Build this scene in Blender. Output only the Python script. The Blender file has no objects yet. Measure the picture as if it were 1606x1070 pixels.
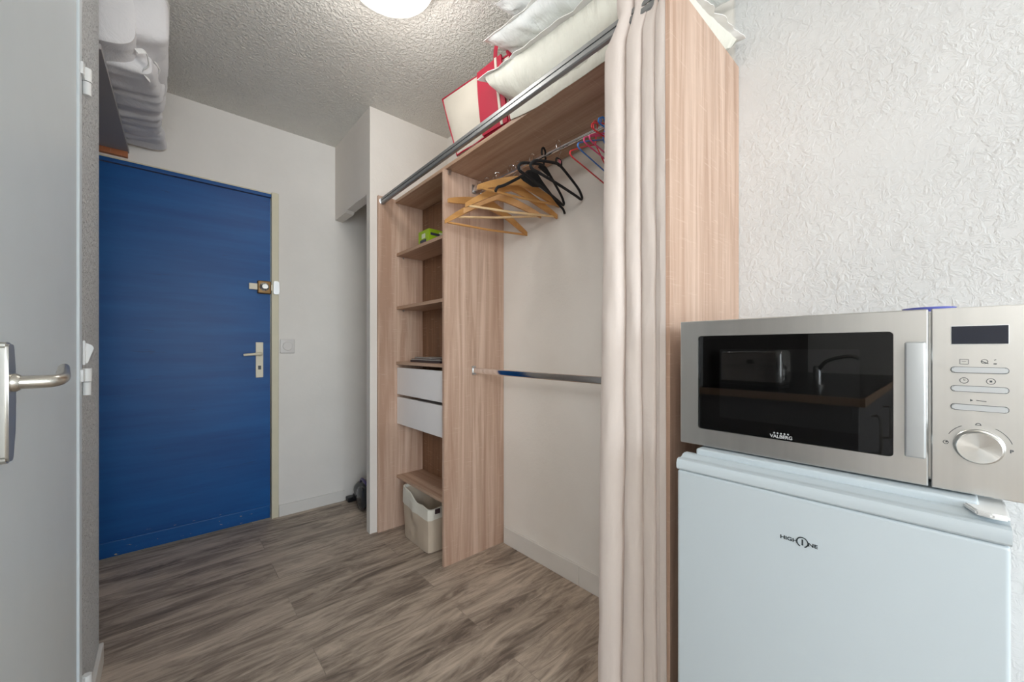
import bpy, bmesh, math, random
from math import sin, cos, pi, radians, sqrt, atan2, exp
from mathutils import Vector, Matrix, noise
C = bpy.context.collection
random.seed(7)

# ------------------------------------------------------------------ materials
def srgb(r, g, b):
    def f(c):
        c /= 255.0
        return c/12.92 if c <= .04045 else ((c+.055)/1.055)**2.4
    return (f(r), f(g), f(b), 1.0)

class NT:
    def __init__(s, name):
        s.m = bpy.data.materials.new(name); s.m.use_nodes = True
        s.t = s.m.node_tree; s.b = s.t.nodes['Principled BSDF']
    def n(s, typ, **kw):
        x = s.t.nodes.new(typ)
        for k, v in kw.items():
            if k.startswith('i_'): x.inputs[k[2:].replace('_', ' ')].default_value = v
            else: setattr(x, k, v)
        return x
    def l(s, a, b): s.t.links.new(a, b)
    def coords(s, scale=(1,1,1), rot=(0,0,0), src='Object'):
        tc = s.n('ShaderNodeTexCoord'); mp = s.n('ShaderNodeMapping')
        mp.inputs['Scale'].default_value = scale; mp.inputs['Rotation'].default_value = rot
        s.l(tc.outputs[src], mp.inputs['Vector']); return mp.outputs['Vector']
    def noise(s, vec, scale, detail=4, rough=.5, dist=0):
        x = s.n('ShaderNodeTexNoise'); x.inputs['Scale'].default_value = scale
        x.inputs['Detail'].default_value = detail; x.inputs['Roughness'].default_value = rough
        x.inputs['Distortion'].default_value = dist
        s.l(vec, x.inputs['Vector']); return x.outputs['Fac']
    def ramp(s, fac, stops):
        r = s.n('ShaderNodeValToRGB'); e = r.color_ramp.elements
        while len(e) < len(stops): e.new(.5)
        for i, (p, c) in enumerate(stops): e[i].position = p; e[i].color = c
        s.l(fac, r.inputs['Fac']); return r.outputs['Color']
    def bump(s, h, strength, dist, prev=None):
        x = s.n('ShaderNodeBump'); x.inputs['Strength'].default_value = strength
        x.inputs['Distance'].default_value = dist; s.l(h, x.inputs['Height'])
        if prev: s.l(prev, x.inputs['Normal'])
        return x.outputs['Normal']
    def math(s, op, a, b=None):
        x = s.n('ShaderNodeMath', operation=op)
        for i, v in enumerate((a, b)):
            if v is None: continue
            if isinstance(v, (int, float)): x.inputs[i].default_value = v
            else: s.l(v, x.inputs[i])
        return x.outputs[0]
    def mix(s, fac, a, b, mode='MIX'):
        x = s.n('ShaderNodeMix', data_type='RGBA', blend_type=mode)
        for i, v in ((0, fac), (6, a), (7, b)):
            if isinstance(v, (int, float, tuple)): x.inputs[i].default_value = v
            else: s.l(v, x.inputs[i])
        return x.outputs[2]

def plain(name, col, rough=.5, metal=0, bump=0, bscale=60, var=.0, **kw):
    t = NT(name); b = t.b
    b.inputs['Roughness'].default_value = rough; b.inputs['Metallic'].default_value = metal
    v = t.coords()
    if var:
        n = t.noise(v, 9, 4)
        c2 = tuple(x*(1-var) for x in col[:3]) + (1,)
        t.l(t.ramp(n, [(.3, c2), (.7, col)]), b.inputs['Base Color'])
    else: b.inputs['Base Color'].default_value = col
    if bump: t.l(t.bump(t.noise(v, bscale, 3), bump, .002), b.inputs['Normal'])
    for k, val in kw.items(): b.inputs[k.replace('_', ' ')].default_value = val
    return t.m

def plaster(name, col, big, fine, dist=.004, scale=55, rough=.85, col2=None):
    t = NT(name); v = t.coords(); b = t.b
    b.inputs['Roughness'].default_value = rough
    if 'Specular IOR Level' in b.inputs: b.inputs['Specular IOR Level'].default_value = .25
    n1 = t.noise(v, 2.3, 5, .6)
    c2 = col2 or tuple(x*.94 for x in col[:3]) + (1,)
    t.l(t.ramp(n1, [(.35, c2), (.65, col)]), b.inputs['Base Color'])
    a = t.noise(v, scale, 4, .55, .6)
    a = t.ramp(a, [(.40, (0,0,0,1)), (.66, (1,1,1,1))])
    n = t.bump(a, big, dist)
    n = t.bump(t.noise(v, scale*3.2, 3), fine, dist*.35, n)
    t.l(n, b.inputs['Normal']); return t.m

def wood(name, axis, light=(218,192,174), dark=(172,139,118), rough=.5, gs=1.0):
    t = NT(name); b = t.b
    sc = [26*gs, 26*gs, 26*gs]; sc[axis] = 1.1*gs
    v = t.coords(tuple(sc))
    a = t.noise(v, 1.0, 6, .62, .9)
    sc2 = [90, 90, 90]; sc2[axis] = 5
    v2 = t.coords(tuple(sc2)); f = t.noise(v2, 1.0, 3, .6)
    sc3 = [5, 5, 5]; sc3[axis] = .25
    g = t.noise(t.coords(tuple(sc3)), 1.0, 2, .5)
    s = t.math('ADD', t.math('MULTIPLY', a, .55), t.math('MULTIPLY', g, .45))
    c = t.ramp(s, [(.37, srgb(*dark)), (.5, srgb(*[(l+d)/2 for l, d in zip(light, dark)])), (.63, srgb(*light))])
    # faint saw marks across the grain
    sc4 = [14, 14, 14]; sc4[axis] = 170
    w = t.noise(t.coords(tuple(sc4)), 1.0, 2, .5)
    w = t.ramp(w, [(.62, (0,0,0,1)), (.8, (1,1,1,1))])
    c = t.mix(t.math('MULTIPLY', w, .32), c, srgb(226,205,188))
    c = t.mix(t.math('MULTIPLY', t.ramp(f, [(.55, (0,0,0,1)), (.75, (1,1,1,1))]), .25), c, srgb(*[x*.84 for x in dark]))
    t.l(c, b.inputs['Base Color']); b.inputs['Roughness'].default_value = rough
    t.l(t.bump(f, .15, .001), b.inputs['Normal'])
    return t.m

M = {}
def m_wall_right():
    t = NT('white_roughcast'); b = t.b; v = t.coords()
    b.inputs['Roughness'].default_value = .85; b.inputs['Specular IOR Level'].default_value = .25
    # roughcast outside the wardrobe, a smoother trowelled coat inside it
    sep = t.n('ShaderNodeSeparateXYZ'); t.l(v, sep.inputs[0])
    mr = t.n('ShaderNodeMapRange'); t.l(sep.outputs[1], mr.inputs[0])
    mr.inputs[1].default_value = .465+.05; mr.inputs[2].default_value = .475+.05; mr.inputs[3].default_value = 1; mr.inputs[4].default_value = .16
    fac = t.noise(v, 2.0, 4)
    outer = t.ramp(fac, [(.35, srgb(208,209,209)), (.65, srgb(217,218,218))]); inner = t.ramp(fac, [(.35, srgb(226,222,216)), (.65, srgb(234,231,226))])  # light balance put into the colour: near wall darker, wardrobe interior lighter
    mc = t.n('ShaderNodeMapRange'); t.l(sep.outputs[1], mc.inputs[0]); mc.inputs[1].default_value = .515; mc.inputs[2].default_value = .525
    t.l(t.mix(mc.outputs[0], outer, inner), b.inputs['Base Color'])
    patch = t.ramp(t.noise(v, 3.2, 3, .6), [(.34, (.30,.30,.30,1)), (.54, (1,1,1,1))])
    a = t.ramp(t.noise(v, 50, 5, .6, .8), [(.42, (0,0,0,1)), (.75, (1,1,1,1))])
    a2 = t.noise(v, 19, 3, .5, .5)
    h = t.math('MULTIPLY', t.math('ADD', a, t.math('MULTIPLY', a2, .5)), t.math('MULTIPLY', patch, mr.outputs[0]))
    n = t.bump(h, .42, .0060); n = t.bump(t.noise(v, 150, 3), .16, .0016, n)
    t.l(n, b.inputs['Normal']); return t.m
M['wall_right'] = m_wall_right()
M['wall_far'] = plaster('cream_painted_wall', srgb(230,226,221), .07, .10, .003, 30)
M['wall_niche'] = plaster('cream_wall', srgb(226,220,213), .16, .2, .003, 60)
M['wall_left'] = plaster('grey_white_roughcast', srgb(224,226,227), 1.0, .5, .008, 62)
M['ceiling'] = plaster('ceiling_roughcast', srgb(234,232,226), .7, .35, .008, 74)
M['room'] = plaster('room_paint', srgb(232,231,228), .1, .1)
M['base'] = plain('white_skirting', srgb(222,219,214), .4, var=.04)
M['oakZ'] = wood('sonoma_oak_vertical', 2)
M['oakY'] = wood('sonoma_oak_along', 1, light=(198,170,148), dark=(160,127,104))
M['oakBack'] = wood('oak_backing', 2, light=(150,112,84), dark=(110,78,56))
M['beech'] = wood('hanger_beech', 0, light=(214,166,106), dark=(190,138,80), rough=.35, gs=.8)
M['beech_pale'] = wood('pale_beech', 0, light=(236,208,166), dark=(216,182,134), rough=.4, gs=.8)
M['pine'] = wood('orange_batten', 0, light=(196,122,74), dark=(160,92,52))
M['chrome'] = plain('chrome', (.82,.82,.82,1), .09, 1)
M['zinc'] = plain('zinc_metal', (.55,.56,.57,1), .32, 1, bump=.1, bscale=300)
M['alu'] = plain('aluminium_rail', (.36,.37,.375,1), .5, 1)
M['nickel'] = plain('satin_nickel', (.62,.60,.55,1), .3, 1)
M['brass'] = plain('worn_brass', srgb(150,118,78), .45, .7, bump=.4, bscale=120, var=.35)
M['cream'] = plain('cream_paint', srgb(214,207,182), .45, var=.06)
M['plate_cream'] = plain('cream_enamel', srgb(228,219,196), .35, var=.05)
M['white_pl'] = plain('white_plastic', srgb(232,234,234), .35)
M['switch'] = plain('switch_plastic', srgb(214,210,207), .4)
M['white_drawer'] = plain('white_melamine', srgb(236,234,234), .4, var=.02)
M['black'] = plain('black_gap', srgb(22,20,20), .6)
M['black_pl'] = plain('black_plastic', srgb(24,25,28), .3)
M['velvet'] = plain('black_velvet', srgb(24,24,26), .8, bump=.3, bscale=500)
M['red'] = plain('crimson_fabric', srgb(160,8,46), .7, bump=.2, bscale=400)
M['bag'] = plain('ivory_nonwoven', srgb(196,190,178), .75, bump=.3, bscale=60, var=.05)
M['fridge'] = plain('fridge_enamel', srgb(188,199,205), .30, bump=.03, bscale=300)
M['door_white'] = plain('grey_door_paint', srgb(222,231,236), .42, var=.02)
M['black_text'] = plain('black_print', srgb(20,35,40), .5)
M['grey_text'] = plain('grey_print', srgb(70,76,80), .5)
M['silver_text'] = plain('silver_print', srgb(190,192,194), .4)
M['green_box'] = plain('lime_card', srgb(150,185,30), .45, var=.08)
M['dark_print'] = plain('dark_print', srgb(60,62,80), .5)
M['pale_print'] = plain('pale_print', srgb(206,214,190), .5)
M['mag'] = plain('dark_cover', srgb(84,62,62), .3)
M['mag2'] = plain('grey_cover', srgb(170,166,160), .25, var=.3)
M['mag3'] = plain('brown_cover', srgb(60,46,48), .35)
M['smoke'] = plain('smoky_plastic', srgb(52,54,58), .15)
M['purple'] = plain('violet_plastic', srgb(70,60,110), .3)
M['shelf_grey'] = plain('dark_grey_underside', srgb(160,157,157), .6)
M['counter_dark'] = plain('dark_worktop', srgb(30,28,27), .25)
M['cabinet'] = plain('grey_cabinet', srgb(150,150,152), .4)
M['blue_plate'] = plain('blue_glaze', srgb(100,108,190), .25)
M['wire_red'] = plain('red_coated_wire', srgb(226,60,70), .35)
M['wire_blue'] = plain('blue_coated_wire', srgb(60,130,215), .35)
M['wire_pink'] = plain('pink_coated_wire', srgb(235,80,140), .35)
M['window_white'] = plain('upvc', srgb(235,235,235), .3)
M['screen'] = plain('lcd_screen', srgb(14,22,40), .08)
M['basket_cuff'] = plain('off_white_cotton', srgb(216,212,200), .85, bump=.5, bscale=350)
M['basket'] = plain('beige_linen', srgb(196,180,160), .85, bump=.5, bscale=350, var=.05)

def m_floor():
    t = NT('grey_oak_laminate'); b = t.b
    v = t.coords()
    br = t.n('ShaderNodeTexBrick'); br.offset = .37; br.offset_frequency = 2
    t.l(v, br.inputs['Vector'])
    br.inputs['Color1'].default_value = (0,0,0,1); br.inputs['Color2'].default_value = (1,1,1,1)
    br.inputs['Mortar'].default_value = (.5,.5,.5,1)
    br.inputs['Scale'].default_value = 1.0; br.inputs['Brick Width'].default_value = 1.38
    br.inputs['Row Height'].default_value = .18; br.inputs['Mortar Size'].default_value = .0012
    br.inputs['Mortar Smooth'].default_value = .1
    tone = br.outputs['Color']
    # offset the grain from plank to plank
    sep = t.n('ShaderNodeSeparateColor'); t.l(tone, sep.inputs[0])
    comb = t.n('ShaderNodeCombineXYZ'); t.l(t.math('MULTIPLY', sep.outputs[0], 17), comb.inputs[1])
    add = t.n('ShaderNodeVectorMath', operation='ADD'); t.l(v, add.inputs[0]); t.l(comb.outputs[0], add.inputs[1])
    def mp(sc):
        m = t.n('ShaderNodeMapping'); m.inputs['Scale'].default_value = sc; t.l(add.outputs[0], m.inputs['Vector']); return m.outputs[0]
    g1 = t.noise(mp((3.0, 18, 1)), 1, 8, .70, 1.9)
    g2 = t.noise(mp((9, 150, 1)), 1, 3, .6)
    g3 = t.noise(mp((1.3, 7, 1)), 1, 3, .5, .4)
    s = t.math('ADD', t.math('MULTIPLY', g1, .62), t.math('MULTIPLY', g3, .38))
    c = t.ramp(s, [(.37, srgb(98,84,73)), (.45, srgb(144,129,115)), (.53, srgb(182,166,149)), (.62, srgb(208,191,173))])
    c = t.mix(t.math('MULTIPLY', t.ramp(g2, [(.5, (0,0,0,1)), (.75, (1,1,1,1))]), .3), c, srgb(100,90,84))
    c = t.mix(.12, c, t.mix(tone, srgb(122,112,104), srgb(160,150,142)))
    c = t.mix(t.math('MULTIPLY', br.outputs['Fac'], .30), c, srgb(82,74,70))
    t.l(c, b.inputs['Base Color']); b.inputs['Roughness'].default_value = .5
    t.l(t.bump(g2, .2, .001), b.inputs['Normal'])
    return t.m
M['floor'] = m_floor()

def m_bluedoor():
    t = NT('blue_door_paint'); b = t.b
    v = t.coords()
    a = t.noise(t.coords((1.2, 1, 14)), 1, 4, .6)
    c = t.ramp(a, [(.35, srgb(0,70,134)), (.65, srgb(6,86,152))])
    # horizontal dark scuffs across the middle of the door
    sc = t.noise(t.coords((5, 1, 34)), 1, 5, .7, .6)
    c = t.mix(t.math('MULTIPLY', t.ramp(sc, [(.63, (0,0,0,1)), (.72, (1,1,1,1))]), .45), c, srgb(22,48,86))
    # chipped paint near the bottom edge: pale yellow flakes in a band
    ch = t.noise(t.coords((26, 1, 90)), 1, 4, .6)
    sep = t.n('ShaderNodeSeparateXYZ'); t.l(v, sep.inputs[0])
    band = t.n('ShaderNodeMapRange'); t.l(sep.outputs[2], band.inputs[0])
    band.inputs[1].default_value = .13; band.inputs[2].default_value = .02; band.inputs[3].default_value = 0; band.inputs[4].default_value = 1
    k = t.math('MULTIPLY', t.ramp(ch, [(.655, (0,0,0,1)), (.69, (1,1,1,1))]), band.outputs[0])
    c = t.mix(k, c, srgb(214,190,110))
    t.l(c, b.inputs['Base Color']); b.inputs['Roughness'].default_value = .42; b.inputs['Specular IOR Level'].default_value = .34
    n = t.bump(t.noise(t.coords((3, 1, 60)), 1, 3), .18, .002)
    n = t.bump(t.noise(v, 90, 3), .08, .001, n)
    t.l(n, b.inputs['Normal']); return t.m
M['blue'] = m_bluedoor()

def m_fabric(name, col, rough=.8, wr=.5, sc=8, trans=0.0):
    t = NT(name); b = t.b; v = t.coords()
    b.inputs['Base Color'].default_value = col; b.inputs['Roughness'].default_value = rough
    b.inputs['Sheen Weight'].default_value = .2
    n = t.bump(t.noise(v, sc, 5, .6, 1.2), wr, .012)
    n = t.bump(t.noise(v, 420, 2), .12, .001, n)
    if trans: n = t.bump(t.noise(t.coords((10, 30, 4)), 1, 4, .6, .6), trans, .016, n)
    t.l(n, b.inputs['Normal']); return t.m
M['pillow'] = m_fabric('ivory_pillow', srgb(224,224,213), .55, .35, 11, .55)
M['pillow2'] = m_fabric('white_pillow', srgb(226,230,230), .55, .35, 11, .55)
M['duvet'] = m_fabric('white_duvet', srgb(218,217,219), .75, .55, 9)
M['curtain'] = m_fabric('beige_curtain', srgb(214,203,196), .72, .30, 7)
M['piping'] = plain('white_piping', srgb(232,232,230), .6)

def m_steel():
    t = NT('brushed_steel'); b = t.b
    b.inputs['Metallic'].default_value = 1; b.inputs['Base Color'].default_value = (.64,.635,.61,1)
    n = t.noise(t.coords((2, 46, .6)), 1, 3, .5); b.inputs['Roughness'].default_value = .30
    t.l(t.ramp(n, [(.3, (.60,.60,.585,1)), (.7, (.65,.645,.625,1))]), b.inputs['Base Color'])
    return t.m
M['steel'] = m_steel()

def m_knob():
    t = NT('spun_steel'); b = t.b
    b.inputs['Metallic'].default_value = 1; b.inputs['Roughness'].default_value = .25
    b.inputs['Base Color'].default_value = (.66,.66,.64,1); b.inputs['Anisotropic'].default_value = .85
    tg = t.n('ShaderNodeTangent', direction_type='RADIAL', axis='X'); t.l(tg.outputs[0], b.inputs['Tangent'])
    return t.m
M['spun'] = m_knob()

def m_glass():
    t = NT('tinted_glass'); b = t.b
    b.inputs['Transmission Weight'].default_value = 1; b.inputs['Roughness'].default_value = .0
    b.inputs['Base Color'].default_value = (.30,.30,.30,1); b.inputs['IOR'].default_value = 1.38
    return t.m
M['glass'] = m_glass()
def m_mesh():
    t = NT('perforated_screen'); b = t.b
    v = t.coords((1,1,1)); vo = t.n('ShaderNodeTexVoronoi'); vo.inputs['Scale'].default_value = 260; vo.inputs['Randomness'].default_value = 0
    t.l(v, vo.inputs['Vector'])
    t.l(t.ramp(vo.outputs['Distance'], [(.25, srgb(14,14,15)), (.42, srgb(66,68,70))]), b.inputs['Base Color'])
    b.inputs['Roughness'].default_value = .4; return t.m
M['mesh'] = m_mesh()
M['black_gloss'] = plain('black_enamel', srgb(3,3,4), .35)

def m_lamp():
    t = NT('lit_opal_glass'); b = t.b
    b.inputs['Base Color'].default_value = srgb(240,238,230); b.inputs['Roughness'].default_value = .25
    b.inputs['Emission Color'].default_value = (1, .97, .90, 1); b.inputs['Emission Strength'].default_value = LAMP
    return t.m
LAMP = 1.15
M['lamp'] = m_lamp()

# ------------------------------------------------------------------ helpers
ORG = {}
def tag(o, label=None, cat=None, group=None, kind=None):
    if label: o['label'] = label
    if cat: o['category'] = cat
    if group: o['group'] = group
    if kind: o['kind'] = kind
    return o
def thing(name, loc, label, cat, group=None):
    o = bpy.data.objects.new(name, None); C.objects.link(o); o.location = loc
    o.empty_display_size = .05; ORG[o.name] = Vector(loc)
    return tag(o, label, cat, group)
def obj(name, bm, mat, parent=None, smooth=False, local=False):
    me = bpy.data.meshes.new(name)
    mats = mat if isinstance(mat, list) else [mat]
    for m in mats: me.materials.append(M[m] if isinstance(m, str) else m)
    if parent is not None:
        org = ORG[parent.name]
    else:
        xs = [v.co for v in bm.verts]
        lo = Vector([min(c[i] for c in xs) for i in range(3)]); hi = Vector([max(c[i] for c in xs) for i in range(3)])
        org = Vector(((lo.x+hi.x)/2, (lo.y+hi.y)/2, lo.z))
    if not local: bmesh.ops.translate(bm, verts=bm.verts, vec=-org)
    bmesh.ops.recalc_face_normals(bm, faces=bm.faces)
    if smooth:
        for f in bm.faces: f.smooth = True
    bm.to_mesh(me); bm.free()
    o = bpy.data.objects.new(name, me); C.objects.link(o)
    if parent is not None: o.parent = parent
    else: o.location = org
    ORG[o.name] = org.copy()
    if smooth:
        me.set_sharp_from_angle(angle=radians(38)) if hasattr(me, 'set_sharp_from_angle') else None
    return o
def struct(name, bm, mat):
    o = obj(name, bm, mat); o['kind'] = 'structure'; return o
def NB(): return bmesh.new()
def box(bm, x0, x1, y0, y1, z0, z1, bev=0, seg=2, mi=0):
    r = bmesh.ops.create_cube(bm, size=1)
    vs = r['verts']
    for v in vs:
        v.co = Vector(((x0+x1)/2+v.co.x*(x1-x0), (y0+y1)/2+v.co.y*(y1-y0), (z0+z1)/2+v.co.z*(z1-z0)))
    fs = {f for v in vs for f in v.link_faces}
    for f in fs: f.material_index = mi
    if bev:
        es = list({e for v in vs for e in v.link_edges})
        bmesh.ops.bevel(bm, geom=es, offset=bev, segments=seg, affect='EDGES', profile=.6)
    return bm
def prism(bm, pts, z0, z1, axis=2, bev=0, mi=0):
    """pts in the two other axes, in order; extruded along axis"""
    def mk(a, b, c):
        return {2: (a, b, c), 0: (c, a, b), 1: (a, c, b)}[axis]
    lo = [bm.verts.new(mk(a, b, z0)) for a, b in pts]; hi = [bm.verts.new(mk(a, b, z1)) for a, b in pts]
    n = len(pts)
    fs = [bm.faces.new(lo[::-1]), bm.faces.new(hi)]
    for i in range(n): fs.append(bm.faces.new((lo[i], lo[(i+1) % n], hi[(i+1) % n], hi[i])))
    for f in fs: f.material_index = mi
    if bev:
        es = list({e for f in fs for e in f.edges})
        bmesh.ops.bevel(bm, geom=es, offset=bev, segments=2, affect='EDGES')
    return bm
def cyl(bm, p0, p1, r0, r1=None, n=20, caps=True):
    return tube(bm, [p0, p1], [r0, r0 if r1 is None else r1], n, caps)
def tube(bm, pts, r, n=10, caps=True, closed=False, sx=1.0, sy=1.0, up=None):
    pts = [Vector(p) for p in pts]; k = len(pts)
    if not isinstance(r, (list, tuple)): r = [r]*k
    rings = []; prev = None
    for i, p in enumerate(pts):
        if closed: d = pts[(i+1) % k]-pts[i-1]
        else: d = pts[min(i+1, k-1)]-pts[max(i-1, 0)]
        d.normalize()
        if prev is None:
            a = up and Vector(up) or (Vector((0,0,1)) if abs(d.z) < .9 else Vector((1,0,0)))
        else: a = prev
        u = (a - d*a.dot(d)).normalized(); w = d.cross(u); prev = u
        rings.append([bm.verts.new(p + u*cos(2*pi*j/n)*r[i]*sx + w*sin(2*pi*j/n)*r[i]*sy) for j in range(n)])
    for i in range(k if closed else k-1):
        A, B = rings[i], rings[(i+1) % k]
        for j in range(n): bm.faces.new((A[j], A[(j+1) % n], B[(j+1) % n], B[j]))
    if caps and not closed:
        bm.faces.new(rings[0][::-1]); bm.faces.new(rings[-1])
    return bm
def lathe(bm, prof, center, axis=2, n=48):
    """prof: (radius, offset along axis)"""
    c = Vector(center); rings = []
    for r, h in prof:
        ring = []
        for j in range(n):
            a = 2*pi*j/n
            q = {2: (r*cos(a), r*sin(a), h), 0: (h, r*cos(a), r*sin(a)), 1: (r*cos(a), h, r*sin(a))}[axis]
            ring.append(bm.verts.new(c+Vector(q)))
        rings.append(ring)
    for A, B in zip(rings, rings[1:]):
        for j in range(n): bm.faces.new((A[j], A[(j+1) % n], B[(j+1) % n], B[j]))
    bm.faces.new(rings[0][::-1]); bm.faces.new(rings[-1])
    return bm
def smooth_path(pts, k=6):
    P = [Vector(p) for p in pts]; out = []
    for i in range(len(P)-1):
        a = P[max(i-1, 0)]; b = P[i]; c = P[i+1]; d = P[min(i+2, len(P)-1)]
        for j in range(k):
            t = j/k
            out.append(.5*((2*b)+(-a+c)*t+(2*a-5*b+4*c-d)*t*t+(-a+3*b-3*c+d)*t**3))
    out.append(P[-1]); return out
def text_bm(s, size, extrude, place, bold=0.0, sx=1.0, spacing=1.0):
    cu = bpy.data.curves.new('t', 'FONT'); cu.body = s; cu.size = size; cu.extrude = extrude
    cu.align_x = 'CENTER'; cu.align_y = 'CENTER'; cu.offset = bold; cu.space_character = spacing; cu.resolution_u = 4
    o = bpy.data.objects.new('t', cu); C.objects.link(o)
    dg = bpy.context.evaluated_depsgraph_get(); dg.update()
    me = bpy.data.meshes.new_from_object(o.evaluated_get(dg))
    bm = NB(); bm.from_mesh(me)
    for v in bm.verts: v.co = place(v.co.x*sx, v.co.y, v.co.z)
    bpy.data.objects.remove(o); bpy.data.curves.remove(cu); bpy.data.meshes.remove(me)
    return bm

# ------------------------------------------------------------------ setting
CEIL = 2.492; YF = 2.857; XR = 1.41; XL = -.172
bm = NB(); box(bm, -2.5, 1.55, -3.2, 3.05, -.1, 0); struct('floor', bm, 'floor')
bm = NB(); box(bm, -2.5, 1.55, -3.2, 3.05, CEIL, CEIL+.1); struct('ceiling', bm, 'ceiling')
bm = NB(); box(bm, XR, XR+.1, -3.1, 3.0, 0, CEIL); struct('wall_right', bm, 'wall_right')
# far wall with the entrance door opening
bm = NB(); box(bm, .503, XR, YF, YF+.1, 0, CEIL); box(bm, -.75, -.36, YF, YF+.1, 0, CEIL); box(bm, -.36, .503, YF, YF+.1, 2.062, CEIL)
struct('wall_far', bm, 'wall_far')
# thin partition at the end of the wardrobe, and the wall over the niche opening with a ragged lintel
bm = NB()
box(bm, .884, XR, 2.235, 2.284, 0, CEIL)
def rag(y, s): return 1.992 + .006*noise.noise(Vector((y*23, s*3, 1))) - (.012 if y > 2.62 else 0)
ys = [2.284+i*(YF-2.284)/24 for i in range(25)]
prev = None
for i, y in enumerate(ys):
    z0 = rag(y, 0); z1 = rag(y, 1) - .006 - .02*max(0, 1-(y-2.284)/.10)
    cur = [bm.verts.new(p) for p in ((.884, y, z0), (.934, y, z1), (.934, y, CEIL), (.884, y, CEIL))]
    if prev:
        for a in range(4): bm.faces.new((prev[a], prev[(a+1) % 4], cur[(a+1) % 4], cur[a]))
    else: bm.faces.new(cur)
    prev = cur
bm.faces.new(prev[::-1])
struct('wall_niche', bm, 'wall_niche')
# left wall: short rough stretch ending at the corner, plus the wall end behind it
bm = NB(); box(bm, XL-.06, XL, 1.546, 1.925, 0, CEIL); box(bm, -.75, XL-.06, 1.865, 1.925, 0, CEIL)
box(bm, XL-.06, XL, .84, 1.546, 2.06, CEIL); box(bm, XL-.06, XL, .80, .84, 0, CEIL)
struct('wall_left', bm, 'wall_left')
bm = NB(); box(bm, -.80, -.75, 1.865, YF+.1, 0, CEIL); struct('wall_entry', bm, 'wall_far')
bm = NB(); box(bm, -2.5, XL-.06, .80, .85, 0, CEIL); struct('wall_kitchen', bm, plaster('dark_splashback', srgb(74,70,68), .05, .05))
bm = NB(); box(bm, -2.5, -2.4, -3.1, .80, 0, CEIL); struct('wall_side', bm, 'room')
bm = NB(); WX0, WX1, WZ0, WZ1 = -1.9, 1.15, .55, 2.2
box(bm, -2.4, WX0, -3.1, -3.0, 0, CEIL); box(bm, WX1, XR, -3.1, -3.0, 0, CEIL)
box(bm, WX0, WX1, -3.1, -3.0, 0, WZ0); box(bm, WX0, WX1, -3.1, -3.0, WZ1, CEIL); struct('wall_back', bm, 'room')
bm = NB()
for (a, b, c, d) in ((WX0, WX0+.06, WZ0, WZ1), (WX1-.06, WX1, WZ0, WZ1), (-.41, -.34, WZ0, WZ1), (WX0, WX1, WZ0, WZ0+.06), (WX0, WX1, WZ1-.06, WZ1)):
    box(bm, a, b, -3.07, -3.02, c, d, .004)
struct('window_1', bm, 'window_white')

# entrance door
d1 = thing('door_1', ((.02), YF, 0), None, None); del_keys = None
d1['kind'] = 'structure'
bm = NB(); box(bm, -.355, .492, YF+.006, YF+.046, .006, 2.036, .002); obj('door_leaf', bm, 'blue', d1)
bm = NB(); box(bm, -.358, .497, YF-.004, YF+.05, 2.040, 2.060, .003); obj('top_rail', bm, 'blue', d1)
bm = NB(); box(bm, -.355, .488, YF-.001, YF+.010, .008, .088, .004); obj('kick_strip', bm, 'blue', d1)
bm = NB(); box(bm, .4975, .537, YF-.012, YF+.05, 0, 2.072, .004); obj('door_frame', bm, 'cream', d1)
bm = NB(); box(bm, -.36, .4975, YF-.003, YF+.05, 2.0605, 2.068, .001); obj('frame_lip', bm, 'cream', d1)
bm = NB(); box(bm, .414, .454, YF-.004, YF+.006, .900, 1.120, .003)
hp = obj('handle_plate', bm, 'plate_cream', d1)
bm = NB()
tube(bm, smooth_path([(.436, YF-.002, 1.047), (.436, YF-.035, 1.047), (.428, YF-.05, 1.047), (.40, YF-.052, 1.046), (.345, YF-.050, 1.042)], 6), [.009]*6+[.009]*6+[.0085]*6+[.0075]*6+[.0065], 12)
lathe(bm, [(.0135, 0), (.0135, -.008), (.010, -.012)], (.436, YF-.003, 1.047), 1, 20)
obj('lever', bm, 'plate_cream', hp, True)
bm = NB(); box(bm, .426, .442, YF-.0055, YF-.003, .950, .974, .001)
lathe(bm, [(.004, 0), (.004, -.003)], (.434, YF-.004, .966), 1, 12)
obj('keyhole', bm, 'black_pl', hp)
# surface bolt lock
bm = NB(); box(bm, .421, .494, YF-.022, YF+.007, 1.424, 1.504, .008, 3); lk = obj('lock_body', bm, 'brass', d1, True)
bm = NB(); lathe(bm, [(.026, 0), (.026, -.004), (.020, -.007), (.019, -.022), (.015, -.026)], (.456, YF-.021, 1.466), 1, 28); obj('lock_knob', bm, 'chrome', lk, True)
bm = NB(); box(bm, .378, .5035, YF-.014, YF-.002, 1.446, 1.484, .002); obj('bolt_bar', bm, 'plate_cream', lk)
bm = NB(); prism(bm, [(.505, 1.43), (.512, 1.424), (.53, 1.424), (.538, 1.432), (.538, 1.50), (.53, 1.508), (.51, 1.508), (.505, 1.50)], YF-.028, YF-.0125, 1, .002); obj('lock_keeper', bm, 'zinc', lk, True)

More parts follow.
